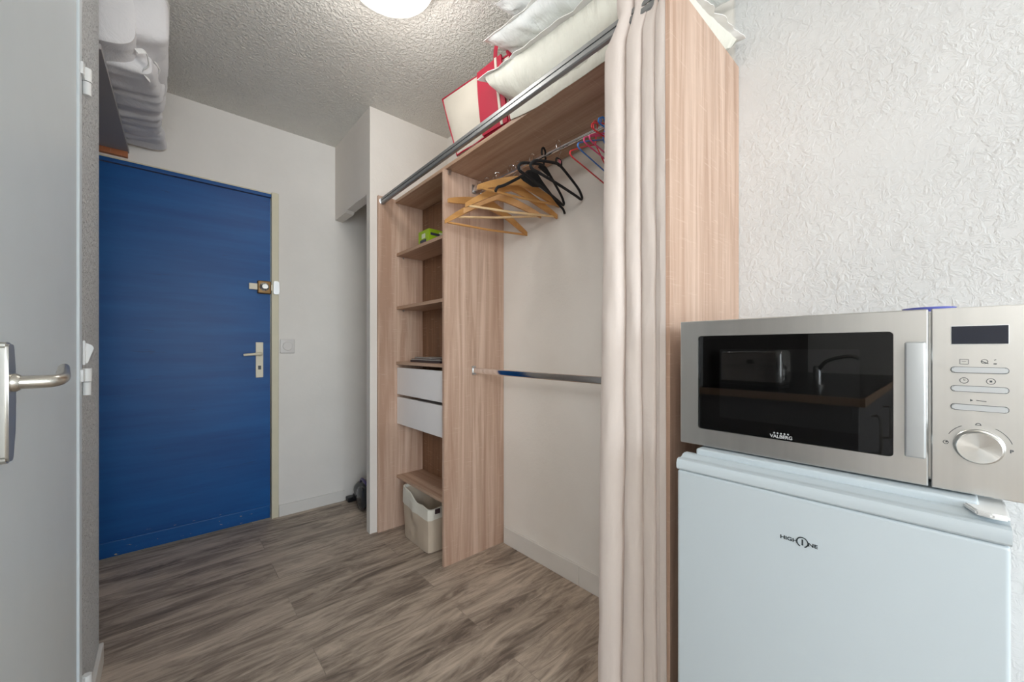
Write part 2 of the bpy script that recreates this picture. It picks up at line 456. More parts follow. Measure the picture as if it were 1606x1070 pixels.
# bathroom-side door in the left wall
d2 = thing('door_2', (XL-.02, 1.2, 0), None, None); d2['kind'] = 'structure'
bm = NB(); box(bm, XL-.042, XL-.002, .842, 1.503, .008, 2.04, .002); obj('door_leaf', bm, 'door_white', d2)
bm = NB(); box(bm, XL-.05, XL+.003, 1.506, 1.545, 0, 2.055, .003); obj('door_frame', bm, 'door_white', d2); 
pl = NB(); prism(pl, [(.862, .927), (.868, .920), (.884, .918), (.890, .923), (.898, .96), (.9005, 1.005), (.898, 1.055), (.893, 1.084), (.888, 1.089), (.866, 1.089), (.862, 1.084)], XL-.003, XL+.009, 0, .003)
pp = obj('handle_plate', pl, 'nickel', d2, True)
bm = NB()
path = smooth_path([(XL+.006, .884, 1.0315), (XL+.038, .886, 1.0315), (XL+.049, .894, 1.0325), (XL+.052, .912, 1.036), (XL+.049, .940, 1.043), (XL+.046, .968, 1.049)], 6)
n_ = len(path); tube(bm, path, [.0095-.003*(i/(n_-1))**2 for i in range(n_)], 14)
lathe(bm, [(.013, 0), (.013, .004), (.0105, .008)], (XL+.008, .884, 1.0315), 0, 22)
obj('lever', bm, 'nickel', pp, True)
for zh in (1.806, .990, .155):
    bm = NB(); cyl(bm, (XL+.010, 1.560, zh-.036), (XL+.010, 1.560, zh-.001), .0085, n=16); cyl(bm, (XL+.010, 1.560, zh+.001), (XL+.010, 1.560, zh+.036), .0098, n=16)
    box(bm, XL-.002, XL+.008, 1.520, 1.556, zh+.002, zh+.034, .001); obj('hinge', bm, 'white_pl', d2, True)
bm = NB(); prism(bm, [(1.560, 1.036), (1.585, 1.036), (1.588, 1.085), (1.560, 1.103)], XL+.002, XL+.007, 0, .001)
prism(bm, [(XL+.006, 1.040), (XL+.010, 1.040), (XL+.022, 1.082), (XL+.018, 1.090), (XL+.006, 1.096)], 1.574, 1.580, 1, .001)
obj('door_catch', bm, 'white_pl', d2)

# skirting boards
bm = NB(); box(bm, .538, .945, YF-.012, YF, 0, .074, .003); struct('baseboard_far', bm, 'base')
bm = NB(); box(bm, XR-.012, XR, .476, 1.113, 0, .092, .003); box(bm, XR-.012, XR, 1.1145, 1.640, 0, .092, .003); struct('baseboard_right', bm, 'base')
bm = NB(); box(bm, XL, XL+.012, 1.547, 1.925, 0, .074, .003); struct('baseboard_left', bm, 'base')

# light switch
bm = NB(); box(bm, .545, .630, YF-.009, YF, 1.050, 1.142, .005, 3)
sw = thing('light_switch', (.5875, YF, 1.05), 'white square light switch beside the blue door', 'switch')
obj('switch_plate', bm, 'switch', sw, True)
bm = NB(); lathe(bm, [(.029, 0), (.029, -.004), (.026, -.007)], (.5875, YF-.008, 1.097), 1, 32); obj('switch_button', bm, 'switch', sw, True)

# ceiling lamp
LC = (.622, 1.387)
lamp = thing('ceiling_lamp', (LC[0], LC[1], CEIL), 'round white glass lamp glowing on the textured ceiling', 'ceiling lamp')
bm = NB(); lathe(bm, [(.145, 0), (.145, -.014), (.135, -.016)], (LC[0], LC[1], CEIL), 2, 48); obj('lamp_base', bm, 'white_pl', lamp, True)
bm = NB(); R0 = .166
lathe(bm, [(R0-.004, -.012), (R0, -.018)]+[(R0*cos(a), -.020-.070*sin(a)) for a in [i*pi/2/14 for i in range(1, 14)]]+[(.004, -.090)], (LC[0], LC[1], CEIL), 2, 64); obj('glass_dome', bm, 'lamp', lamp, True)
for ang in (atan2(1.568-LC[1], .666-LC[0]), atan2(1.568-LC[1], .666-LC[0])+2*pi/3, atan2(1.568-LC[1], .666-LC[0])-2*pi/3):
    bm = NB(); box(bm, R0-.004, R0+.005, -.011, .011, -.034, 0, .001)
    bmesh.ops.rotate(bm, verts=bm.verts, cent=(0,0,0), matrix=Matrix.Rotation(ang, 3, 'Z')); bmesh.ops.translate(bm, verts=bm.verts, vec=(LC[0], LC[1], CEIL))
    obj('brass_clip', bm, 'brass', lamp)

# ------------------------------------------------------------------ wardrobe
def sh0(y): return 1.990 - (y-.47)*.0176
def sh(y): return sh0(y)+.018
wd = thing('wardrobe', (1.2, 1.35, 0), 'open oak-look wardrobe with shelves, drawers and rails along the wall', 'wardrobe')
bm = NB(); box(bm, .926, 1.405, 2.2165, 2.2345, 0, 1.980, .0008); obj('side_panel', bm, 'oakZ', wd)
bm = NB(); box(bm, 1.022, 1.408, 1.649, 1.667, 0, sh0(1.667)-.0005, .0008); obj('divider_panel', bm, 'oakZ', wd)
bm = NB(); box(bm, .930, 1.408, .456, .474, 0, 2.008, .0008); obj('side_panel', bm, 'oakZ', wd)
bm = NB(); prism(bm, [(.4745, sh0(.4745)), (2.216, sh0(2.216)), (2.216, sh(2.216)), (.4745, sh(.4745))], 1.032, 1.400, 0, .0008); obj('top_shelf', bm, 'oakY', wd)
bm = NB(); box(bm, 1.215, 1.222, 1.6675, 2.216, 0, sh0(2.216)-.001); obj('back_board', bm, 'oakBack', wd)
for z0 in (1.638, 1.317):
    bm = NB(); box(bm, 1.040, 1.2145, 1.6675, 2.2160, z0, z0+.018, .0008); s = obj('shelf', bm, 'oakY', wd)
    for yy in (2.2110, 1.6725):
        bm = NB(); cyl(bm, (1.082, yy-.005, z0-.006), (1.082, yy+.005, z0-.006), .0045, n=10); obj('shelf_pin', bm, 'zinc', s)
for z0, x0 in ((.985, 1.036), (.300, 1.040)):
    bm = NB(); box(bm, x0, 1.2145, 1.6675, 2.2160, z0, z0+.016, .0008); obj('shelf', bm, 'oakY', wd)
for (z0, z1) in ((.806, .966), (.628, .789)):
    bm = NB(); box(bm, 1.042, 1.056, 1.671, 2.2125, z0, z1, .001); dr = obj('drawer', bm, 'white_drawer', wd)
    bm = NB(); box(bm, 1.0562, 1.21, 1.690, 2.190, z0+.01, z1-.022); obj('drawer_box', bm, 'white_drawer', dr)
# lower and upper hanging tubes (flat oval) with end brackets
def oval_rail(name, x, y0, y1, z, z2):
    bm = NB(); n = 24; rings = []
    for y, zz in ((y0, z), (y1, z2)):
        rings.append([bm.verts.new((x+.0065*cos(a)*(1), y, zz+.0085*(1 if sin(a) > 0 else -1)+.0065*sin(a))) for a in [2*pi*(j+.5)/n for j in range(n)]])
    for j in range(n): bm.faces.new((rings[0][j], rings[0][(j+1) % n], rings[1][(j+1) % n], rings[1][j]))
    bm.faces.new(rings[0]); bm.faces.new(rings[1][::-1])
    r = obj(name, bm, 'chrome', wd, True)
    for y, zz, s in ((y1, z2, -1), (y0, z, 1)):
        bm = NB(); box(bm, x-.011, x+.011, min(y, y+s*.004), max(y, y+s*.004), zz-.022, zz+.024, .001)
        box(bm, x-.0095, x+.0095, min(y, y+s*.014), max(y, y+s*.014), zz-.020, zz-.0155, .001)
        obj('rail_bracket', bm, 'zinc', r)
    return r
RX = 1.20
oval_rail('hanging_rail', RX, .4745, 1.6485, 1.903, 1.912)
oval_rail('hanging_rail', RX, .4745, 1.6485, .960, .966)
for (yy, s) in ((1.6485, -1), (.4745, 1)):
    bm = NB(); box(bm, 1.042, 1.056, min(yy, yy+s*.010), max(yy, yy+s*.010), sh0(yy)-.024, sh0(yy)-.001, .001); obj('shelf_fixing', bm, 'zinc', wd)

# curtain rail across the front
def railz(y): return 1.950 + (2.2-y)*(.034/1.6)
cr = thing('curtain_rail', (.95, 1.35, 1.95), 'silver metal curtain rail across the top front of the wardrobe', 'curtain rail')
bm = NB()
y0, y1 = .475, 2.216
prof = [(-.006, -.019), (.006, -.019), (.009, -.015), (.009, .015), (.006, .019), (-.006, .019), (-.009, .015), (-.009, .003), (-.0055, .003), (-.0055, -.002), (-.009, -.002), (-.009, -.015)]
A = [bm.verts.new((.95+a, y0, railz(y0)+b)) for a, b in prof]; B = [bm.verts.new((.95+a, y1, railz(y1)+b)) for a, b in prof]
for j in range(len(prof)): bm.faces.new((A[j], A[(j+1) % len(prof)], B[(j+1) % len(prof)], B[j]))
bm.faces.new(A); bm.faces.new(B[::-1]); obj('rail', bm, 'alu', cr)
for yy, s in ((2.2160, -1), (.4745, 1)):
    bm = NB(); lathe(bm, [(.019, 0), (.019, s*.003), (.014, s*.005)], (.95, yy, railz(yy)), 1, 20); obj('end_bracket', bm, 'zinc', cr, True)

# curtain bunched at the near end
bm = NB()
BT = [.655, .580, .537, .499, .466]; BB = [.676, .592, .531, .491, .462]; AMP = [.050, .042, .036, .036]
def bnd(i, z):
    t = max(0, min(1, (1.75-z)/1.6)); y = BT[i]*(1-t)+BB[i]*t
    if i > 0 and i < 4: y += .004*sin(z*3.1+i*2)
    if z > 1.93 and i < 4: y -= (BT[i]-.466)*.20*min(1, (z-1.93)/.06)
    return y
NZ = 90; cols = []
for k in range(NZ+1):
    z = .012 + (2.062-.012)*k/NZ; row = []
    for L in range(4):
        ya, yb = bnd(L, z), bnd(L+1, z)
        amp = AMP[L]*(1+.12*sin(z*2.3+L))
        m = 14
        for j in range(m+(1 if L == 3 else 0)):
            t = j/m
            bulge = abs(sin(pi*t))**(.50 if L == 0 else .32)
            # the lobe swings over its neighbour so that the valley between stays a thin dark slit
            yy = ya+(yb-ya)*t + .006*sin(2*pi*t)
            x = .964 - amp*bulge + (.022 if (j == 0 and 0 < L) else 0)
            if z > 1.90: x += .006*min(1, (z-1.9)/.05)
            pinch = exp(-((z-1.985)/.022)**2)
            x += pinch*.016*bulge*(.5+.5*sin(9*t+L*2))
            w = noise.noise(Vector((yy*26, z*5.5, L*4)))*.0045 + noise.noise(Vector((yy*60, z*16, L*4)))*.0018
            px = x+w
            if yy < .481: px = min(px, .9255)
            row.append((px, yy, z))
    # back layers folded behind
    ya, yb = bnd(0, z), bnd(4, z)
    for j in range(1, 26):
        t = j/26; row.append((.974+.006*sin(t*pi*7)-(.004 if j == 1 else 0), .481+(ya-.006-.481)*t, z))
    cols.append([bm.verts.new(p) for p in row])
nn = len(cols[0])
for a, b in zip(cols, cols[1:]):
    for j in range(nn): bm.faces.new((a[j], a[(j+1) % nn], b[(j+1) % nn], b[j]))
bm.faces.new(cols[0]); bm.faces.new(cols[-1][::-1])
cu = obj('curtain', bm, 'curtain', None, True)
tag(cu, 'beige curtain gathered at the near end of the wardrobe', 'curtain')

# ------------------------------------------------------------------ hangers
def railtop(y): return 1.903+(y-.4745)/(1.174)*.009
def hook_pts(za, zr, r=.021, lean=0):
    return smooth_path([(0, 0, za), (0, 0, (za+zr-.03)/2), (0.004, 0, zr-.030), (.016, 0, zr-.014), (.0195, 0, zr+.004), (.012, 0, zr+.021), (0, 0, zr+.0265), (-.013, 0, zr+.020), (-.019, 0, zr+.004), (-.0165, 0, zr-.010)], 4)
def shoulder_strip(W, za, ze, hgt0, hgt1, th, curve=.35):
    """coat hanger shoulders: a flat bowed strip in the XZ plane"""
    bm = NB(); n = 26; prev = None
    for i in range(n+1):
        u = -1+2*i/n; a = abs(u)
        x = u*W/2
        zc = za-(za-ze)*(a**1.25)
        h = hgt0*(1-a)**.7*.6+hgt1*(1-.25*a**6)
        dep = -.018*a**2
        cur = [bm.verts.new(p) for p in ((x, dep-th/2, zc-h/2), (x, dep+th/2, zc-h/2), (x, dep+th/2, zc+h/2), (x, dep-th/2, zc+h/2))]
        if prev:
            for q in range(4): bm.faces.new((prev[q], prev[(q+1) % 4], cur[(q+1) % 4], cur[q]))
        else: bm.faces.new(cur)
        prev = cur
    bm.faces.new(prev[::-1])
    bmesh.ops.bevel(bm, geom=[e for e in bm.edges if abs((e.verts[0].co-e.verts[1].co).normalized().y) < .5 and e.calc_face_angle(0) > 1.0], offset=th*.25, segments=2, affect='EDGES')
    return bm
def place_root(name, y, phi, label, group):
    o = thing(name, (RX, y, railtop(y)), label, 'hanger', group); o.rotation_euler.z = phi; ORG[o.name] = Vector((0,0,0)); return o
def wooden(y, phi, W, ze, za, label, bar=True, pale=False):
    zr = 0.0; t = railtop(y); za -= t; ze -= t
    o = place_root('wooden_hanger', y, phi, label, 'wooden hangers on the wardrobe rail')
    p = obj('shoulder', shoulder_strip(W, za, ze, .028, .024, .012), 'beech', o, True, local=True)
    bm = NB(); tube(bm, hook_pts(za, .0), .0019, 8); obj('hook', bm, 'chrome', o, True, local=True)
    if bar:
        bm = NB(); tube(bm, [(-W/2+.018, -.014, ze+.002), (0, -.012, ze-.002), (W/2-.018, -.014, ze+.002)], .0055, 10); obj('trouser_bar', bm, 'beech_pale' if pale else 'beech', o, True, local=True)
    return o
wooden(1.534, -.234, .455, 1.675, 1.815, 'wooden hanger hanging lowest, its bar longest, closest to the divider panel')
wooden(1.454, -.75, .425, 1.715, 1.822, 'wooden hanger twisted furthest round, with a pale straight bar across the divider', pale=True)
wooden(1.348, -.386, .45, 1.713, 1.835, 'wooden hanger with a pale bar sloping just above the twisted one', pale=True)
wooden(1.299, -.211, .43, 1.766, 1.845, 'wooden hanger hanging highest of the wooden ones, nearest the black hangers')
wooden(1.590, -.03, .40, 1.785, 1.832, 'wooden hanger without a bar at the back against the divider panel', bar=False)

def black(y, phi, W, ze, za, label, style):
    t = railtop(y); za -= t; ze -= t
    o = place_root('black_hanger', y, phi, label, 'black hangers on the wardrobe rail')
    bm = NB()
    e = .5*W
    if style == 'solid':     # wide triangular yoke, open arms with notched tips
        L = [(-e, 0, ze-.004), (-e+.012, 0, ze+.016), (-e+.05, 0, ze+.036), (-.06, 0, za-.03), (-.022, 0, za)]
        R = [(x*-1, yy, z) for x, yy, z in L[::-1]]
        tube(bm, smooth_path(L+R, 5), .0060, 10, sy=.8)
        prism(bm, [(-.055, za-.050), (0, za-.062), (.055, za-.050), (.07, za-.042), (.02, za+.004), (-.02, za+.004), (-.07, za-.042)], -.003, .003, 1, .001)
    else:
        loop = [(0, 0, za), (.03, 0, za-.002), (e-.045, 0, ze+.036), (e-.008, 0, ze+.012), (e-.003, 0, ze), (e-.016, 0, ze-.008), (e-.06, 0, ze-.006), (0, 0, ze-.004), (-e+.06, 0, ze-.006), (-e+.016, 0, ze-.008), (-e+.003, 0, ze), (-e+.008, 0, ze+.012), (-e+.045, 0, ze+.036), (-.03, 0, za-.002), (0, 0, za)]
        sp = smooth_path(loop, 5)[:-1]
        tube(bm, sp, .0056, 10, closed=True)
        if style == 'loop':
            tube(bm, smooth_path([(.022, 0, za+.002), (.018, 0, za+.022), (0, 0, za+.026), (-.018, 0, za+.022), (-.022, 0, za+.002)], 4), .0035, 8)
            box(bm, -.022, .022, -.002, .002, za-.004, za+.008, .001)
        else:
            prism(bm, [(-.05, za-.022), (.05, za-.022), (.03, za+.003), (-.03, za+.003)], -.0035, .0035, 1, .001)
    obj('hanger_body', bm, 'velvet', o, True, local=True)
    bm = NB(); tube(bm, hook_pts(za+(.022 if style == 'loop' else -.004), 0), .0020 if style != 'bighook' else .0042, 8)
    obj('hook', bm, 'velvet' if style == 'bighook' else 'chrome', o, True, local=True)
    if style == 'loop':
        bm = NB(); box(bm, -.009, .009, -.0052, -.0042, za-.004+.012, za+.020); box(bm, -.009, .009, -.0045, -.0030, za+.008, za+.012); obj('pink_sticker', bm, plain('pink_sticker', srgb(214,120,135), .6), o, local=True)
    return o
black(1.209, -.035, .411, 1.721, 1.852, 'black hanger with a solid triangular centre and open arms', 'solid')
black(1.143, .305, .436, 1.765, 1.855, 'black hanger with a thick black hook and closed lower bar', 'bighook')
black(1.058, .171, .40, 1.756, 1.832, 'black hanger with small pink sticker under a bare steel hook', 'loop')

def wire(y, phi, W, ze, za, mat, label):
    t = railtop(y); za -= t; ze -= t; e = W/2
    o = place_root('wire_hanger', y, phi, label, 'coated wire hangers behind the curtain')
    bm = NB()
    loop = [(0, 0, za), (.02, 0, za-.008), (e*.55, 0, za-(za-ze)*.50), (e-.015, 0, ze+.012), (e, 0, ze), (e-.010, 0, ze-.010), (e*.5, 0, ze-.010), (-e*.5, 0, ze-.010), (-e+.010, 0, ze-.010), (-e, 0, ze+.0), (-e+.015, 0, ze+.012), (-e*.55, 0, za-(za-ze)*.50), (-.02, 0, za-.008), (0, 0, za)]
    tube(bm, smooth_path(loop, 5)[:-1], .0024, 8, closed=True); obj('wire_frame', bm, mat, o, True, local=True)
    bm = NB(); tube(bm, hook_pts(za, 0), .0024, 8); obj('hook', bm, mat, o, True, local=True)
wire(.875, .20, .40, 1.735, 1.842, 'wire_red', 'red wire hanger, furthest from the curtain of the coloured ones')
wire(.842, .20, .40, 1.748, 1.848, 'wire_blue', 'blue wire hanger beside the outermost red one')
wire(.806, .15, .40, 1.755, 1.850, 'wire_pink', 'pink wire hanger just past the blue one')
wire(.789, .16, .39, 1.757, 1.852, 'wire_pink', 'pink wire hanger closer to the curtain than its twin')
wire(.752, .04, .40, 1.785, 1.862, 'wire_red', 'dark red wire hanger half hidden by the curtain edge')
wire(.722, .02, .40, 1.790, 1.865, 'wire_blue', 'blue wire hanger touching the curtain edge, nearly hidden')

# ------------------------------------------------------------------ small things in the shelves
gb = thing('card_box', (1.13, 1.93, 1.657), 'small lime green cardboard box on the upper shelf', 'box')
def rotb(bm, c, a): bmesh.ops.rotate(bm, verts=bm.verts, cent=c, matrix=Matrix.Rotation(a, 3, 'Z')); return bm
bm = NB(); box(bm, 1.100, 1.195, 1.935, 2.055, 1.657, 1.757, .001); obj('carton', bm, 'green_box', gb)
for q, nm in (((1.0990, 1.0998, 1.965, 2.035, 1.668, 1.705), 'dark_print'), ((1.11, 1.17, 1.9337, 1.9347, 1.722, 1.736), 'dark_print'), ((1.0990, 1.0998, 1.975, 2.015, 1.712, 1.738), 'pale_print'), ((1.165, 1.19, 1.9337, 1.9347, 1.70, 1.745), 'pale_print')):
    bm = NB(); box(bm, *q); obj(nm, bm, nm, gb)
def book(x0, x1, y0, y1, z0, z1, mats, ang, name, label):
    o = thing(name, ((x0+x1)/2, (y0+y1)/2, z0), label, 'magazine', 'magazines stacked above the drawers')
    c = ((x0+x1)/2, (y0+y1)/2, z0)
    bm = NB(); box(bm, x0, x1, y0, y1, z0, z1, .0015); rotb(bm, c, ang); obj('pages', bm, mats[0], o)
    bm = NB(); box(bm, x0-.001, x1+.001, y0-.001, y1+.001, z1, z1+.0015); rotb(bm, c, ang); obj('cover', bm, mats[1], o)
zb = 1.0012
book(1.078, 1.208, 1.78, 2.115, zb, zb+.010, ('mag3', 'mag3'), 0.0, 'magazine', 'dark brown magazine at the bottom of the flat stack')
book(1.080, 1.205, 1.79, 2.095, zb+.0125, zb+.020, ('mag2', 'mag'), .03, 'magazine', 'purplish brown magazine in the middle of the flat stack')
book(1.088, 1.200, 1.88, 2.085, zb+.0225, zb+.029, ('mag2', 'mag2'), -.04, 'magazine', 'silvery grey magazine lying on top of the flat stack')

# fabric storage basket
bk = thing('storage_basket', (1.12, 1.95, 0), 'beige fabric storage basket with white cuff under the lowest shelf', 'basket')
def basket_shell(z0, z1, off, mat, name, flare0, flare1, thick=.004):
    bm = NB(); rings = []; N = 48
    cx, cy, hx, hy = 1.110, 1.950, .090, .147
    def ring(z, s, o2):
        r = []
        for j in range(N):
            a = 2*pi*j/N; ca, sa = cos(a), sin(a); p = 11.0
            k = (abs(ca)**p+abs(sa)**p)**(-1/p)
            x = cx+(hx*s+o2)*ca*k; y = cy+(hy*s+o2)*sa*k
            d = noise.noise(Vector((x*14, y*11, z*9)))*.012*(z/.26)
            w = .020*sin(z/.26*pi)*exp(-((a-pi*.98)/.35)**2)*noise.noise(Vector((a*4, z*16, 5)))
            dip = -.020*exp(-((a-pi*1.05)/.30)**2)*(1 if z > .23 else 0)
            r.append(bm.verts.new((x+d*ca+w*.8, y+d*sa, z+dip+(.026*(y-cy)/hy*max(0, (z-.15)/.1)))))
        return r
    K = 12
    for k in range(K+1):
        t = k/K; rings.append(ring(z0+(z1-z0)*t, flare0+(flare1-flare0)*t, off))
    for k in range(K+1):
        t = 1-k/K; rings.append(ring(z0+(z1-z0)*t+(.003 if t == 0 else 0), flare0+(flare1-flare0)*t, off-thick))
    for A, B in zip(rings, rings[1:]):
        for j in range(N): bm.faces.new((A[j], A[(j+1) % N], B[(j+1) % N], B[j]))
    if z0 < .01: bm.faces.new(rings[0][::-1]); bm.faces.new(rings[-1])
    else:
        A, B = rings[-1], rings[0]
        for j in range(N): bm.faces.new((A[j], A[(j+1) % N], B[(j+1) % N], B[j]))
    return obj(name, bm, mat, bk, True)
basket_shell(.002, .250, 0, 'basket', 'basket_body', .97, 1.0)
basket_shell(.185, .262, .0035, 'basket_cuff', 'cuff', 1.0, 1.005, .0075)
bm = NB(); box(bm, 1.055, 1.085, 1.790, 1.7975, .208, .232, .001); obj('leather_tag', bm, 'mag3', bk)

# vacuum cleaner in the niche
vc = thing('vacuum_cleaner', (1.0, 2.6, 0), 'black vacuum cleaner on the floor inside the doorless niche', 'vacuum cleaner')
bm = NB()
prof = []
for k in range(24):
    t = k/23; z = .012+.150*t
for k in range(1): pass
rings = []
for k in range(19):
    t = k/18; y = 2.52+.30*t
    r = .085*sqrt(max(0, 1-(2*t-1)**4))*(1-.25*t)+.002
    rings.append([bm.verts.new((1.045+r*1.05*cos(a), y, .088+r*.95*sin(a))) for a in [2*pi*j/24 for j in range(24)]])
for A, B in zip(rings, rings[1:]):
    for j in range(24): bm.faces.new((A[j], A[(j+1) % 24], B[(j+1) % 24], B[j]))
bm.faces.new(rings[0][::-1]); bm.faces.new(rings[-1]); obj('vacuum_body', bm, 'black_pl', vc, True)
for yy in (2.56, ):
    bm = NB(); lathe(bm, [(.045, .0), (.075, -.004), (.078, -.018), (.070, -.026), (.03, -.032)], (.985, 2.60, .079), 0, 36); obj('wheel', bm, 'smoke', vc, True)
bm = NB(); tube(bm, smooth_path([(1.0, 2.56, .16), (.985, 2.56, .19), (.985, 2.63, .20), (1.0, 2.69, .165)], 6), .009, 10); obj('carry_handle', bm, 'purple', vc, True)
bm = NB(); box(bm, .95, 1.06, 2.785, 2.842, .001, .032, .006, 3); box(bm, .985, 1.02, 2.77, 2.80, .02, .055, .006)
obj('floor_nozzle', bm, 'black_pl', vc, True)

# ------------------------------------------------------------------ bedding on top
def pillow_bm(corners, tt, tb, N=44, pin=.06, seed=0, wr=.010, flat=None):
    """corners: 4 world points (u,v)=(-,-),(+,-),(+,+),(-,+)"""
    bm = NB(); c = [Vector(p) for p in corners]
    def mid(u, v):
        a, b = (u+1)/2, (v+1)/2
        return c[0]*(1-a)*(1-b)+c[1]*a*(1-b)+c[2]*a*b+c[3]*(1-a)*b
    ctr = mid(0, 0)
    def P(u, v, side):
        up = 1 if side > 0 else -1
        uu = u*(1-pin*(1-v*v)*abs(u)**2*0 - pin*(v*v < 2)*(1-abs(v)**1.5)*0)
        p = mid(u*(1-pin*(1-v*v)), v*(1-pin*(1-u*u)))
        fu = max(0, 1-abs(u)**2.6); fv = max(0, 1-abs(v)**2.6)
        h = (fu*fv)**.48
        t = tt if up > 0 else tb
        e = 1-max(abs(u), abs(v))
        w = noise.noise(Vector((u*3.1+seed, v*3.3, up)))*.6 + noise.noise(Vector((u*8+seed, v*8, up*2)))*.35
        rad = atan2(v, u)
        w += .45*noise.noise(Vector((rad*9+seed, sqrt(u*u+v*v)*1.2, up*3)))*min(1, sqrt(u*u+v*v))
        z = up*t*h + w*wr*min(1, h*2.2)
        q = p+Vector((0, 0, z))
        al = u if abs(v) > abs(u) else v
        q.z += up*.009*noise.noise(Vector((al*19+seed, e*3, up*5+(3 if abs(v) > abs(u) else 0))))*exp(-((e-.13)/.11)**2)
        if e < .04: q.z += .006*noise.noise(Vector((u*6+seed, v*6, 0)))
        if flat is not None and q.z < flat: q.z = flat + .0005*(1+noise.noise(Vector((u*9, v*9, seed))))
        return q
    G = {}
    for s in (1, -1):
        for i in range(N+1):
            for j in range(N+1):
                edge = i in (0, N) or j in (0, N)
                if s < 0 and edge: G[(i, j, s)] = G[(i, j, 1)]; continue
                G[(i, j, s)] = bm.verts.new(P(-1+2*i/N, -1+2*j/N, s))
        for i in range(N):
            for j in range(N):
                f = (G[(i, j, s)], G[(i+1, j, s)], G[(i+1, j+1, s)], G[(i, j+1, s)])
                bm.faces.new(f if s > 0 else f[::-1])
    edge = [G[(i, 0, 1)].co.copy() for i in range(N)]+[G[(N, j, 1)].co.copy() for j in range(N)]+[G[(N-i, N, 1)].co.copy() for i in range(N)]+[G[(0, N-j, 1)].co.copy() for j in range(N)]
    return bm, edge, ctr
def pillow(name, corners, tt, tb, mat, label, cat='pillow', seed=0, flange=.012, flat=None, wr=.012, pin=.06):
    bm, edge, ctr = pillow_bm(corners, tt, tb, seed=seed, flat=flat, wr=wr, pin=pin)
    xs = [v.co for v in bm.verts]; 
    o = thing(name, (ctr.x, ctr.y, min(q.z for q in xs)), label, cat, 'pillows piled on the wardrobe')
    obj('pillow_body', bm, mat, o, True)
    bm = NB(); n = len(edge); inn = []; out = []; inn2 = []; out2 = []
    for i, p in enumerate(edge):
        d = (p-ctr); d.z = 0; d.normalize()
        f = flange*(1+.8*noise.noise(Vector((i*.31, seed, 0))))
        q = p+d*f+Vector((0, 0, .006*noise.noise(Vector((i*.23, seed, 3)))))
        if flat is not None: q.z = max(q.z, flat+.002)
        inn.append(bm.verts.new(p-d*.002+Vector((0,0,.0012)))); out.append(bm.verts.new(q+Vector((0,0,.0012))))
        inn2.append(bm.verts.new(p-d*.002-Vector((0,0,.0012)))); out2.append(bm.verts.new(q-Vector((0,0,.0012))))
    for i in range(n):
        k = (i+1) % n
        bm.faces.new((inn[i], inn[k], out[k], out[i])); bm.faces.new((out[i], out[k], out2[k], out2[i])); bm.faces.new((out2[i], out2[k], inn2[k], inn2[i]))
    obj('seam_flange', bm, 'piping', o, True)
    return o
SH = sh(1.0)+.004
pa = pillow('pillow', [(.968, .50, 2.135), (.955, 1.252, 2.175), (1.365, 1.15, 2.15), (1.375, .445, 2.075)][::1], .050, .175, 'pillow', 'large ivory pillow lying behind the silver curtain rail, lowest of the pile', seed=3, flat=2.0095, flange=.020, pin=.05)
pb = pillow('pillow', [(.955, .50, 2.27), (.955, 1.228, 2.315), (1.36, 1.20, 2.33), (1.375, .442, 2.215)], .042, .062, 'pillow2', 'white pillow in the middle of the pile on the wardrobe', seed=9, flange=.012)
pc = pillow('pillow', [(.99, .52, 2.385), (.965, 1.185, 2.435), (1.34, 1.16, 2.42), (1.36, .46, 2.37)], .026, .040, 'pillow2', 'white pillow topmost in the pile, right under the ceiling', seed=15, flange=.006)
# thin plastic sheet of the lowest pillow sagging over the shelf front
bm = NB(); prev = None
for i in range(41):
    y = .50+.66*i/40
    zb_ = sh0(y)+.001-.007*(.5+.5*noise.noise(Vector((y*9, 0, 0))))+(.020*(max(0, y-1.02)/.14))
    x = 1.028-.003*noise.noise(Vector((y*14, 1, 0)))
    pts = [(x-.0006, y, zb_), (x-.004, y, sh(y)+.008), (1.015, y, 2.04), (1.022, y, 2.04), (x+.0022, y, sh(y)+.006), (x+.0012, y, zb_)]
    cur = [bm.verts.new(p) for p in pts]
    if prev:
        for q in range(6): bm.faces.new((prev[q], prev[(q+1) % 6], cur[(q+1) % 6], cur[q]))
    else: bm.faces.new(cur)
    prev = cur
bm.faces.new(prev[::-1]); obj('plastic_hem', bm, 'pillow', pa, True)

# zipped storage bag with crimson piping
sb = thing('storage_bag', (1.2, 1.42, SH), 'ivory zipped bedding bag with crimson piping and straps on the wardrobe', 'bag')
SB = sh(1.2)+.0055
c8 = {'fbl': (1.037, 1.555, SB), 'fbr': (1.045, 1.185, SB), 'ftl': (1.048, 1.705, 2.345), 'ftr': (1.050, 1.19, 2.288),
      'bbl': (1.385, 1.585, SB), 'bbr': (1.385, 1.185, SB), 'btl': (1.37, 1.69, 2.335), 'btr': (1.385, 1.19, 2.288)}
def bagface(a, b, c, d, outv, bulge, bm, seed, N=22):
    a, b, c, d = [Vector(c8[k]) for k in (a, b, c, d)]; G = []
    for i in range(N+1):
        row = []
        for j in range(N+1):
            u, v = i/N, j/N
            p = a*(1-u)*(1-v)+b*u*(1-v)+c*u*v+d*(1-u)*v
            h = (16*u*(1-u)*v*(1-v))**.6
            w = noise.noise(Vector((u*4+seed, v*3, 1)))*.008*h
            row.append(bm.verts.new(p+Vector(outv)*(bulge*h+w)))
        G.append(row)
    for i in range(N):
        for j in range(N): bm.faces.new((G[i][j], G[i+1][j], G[i+1][j+1], G[i][j+1]))
bm = NB()
bagface('fbl', 'fbr', 'ftr', 'ftl', (-1,0,0), .018, bm, 1); bagface('bbl', 'bbr', 'btr', 'btl', (1,0,0), .008, bm, 2)
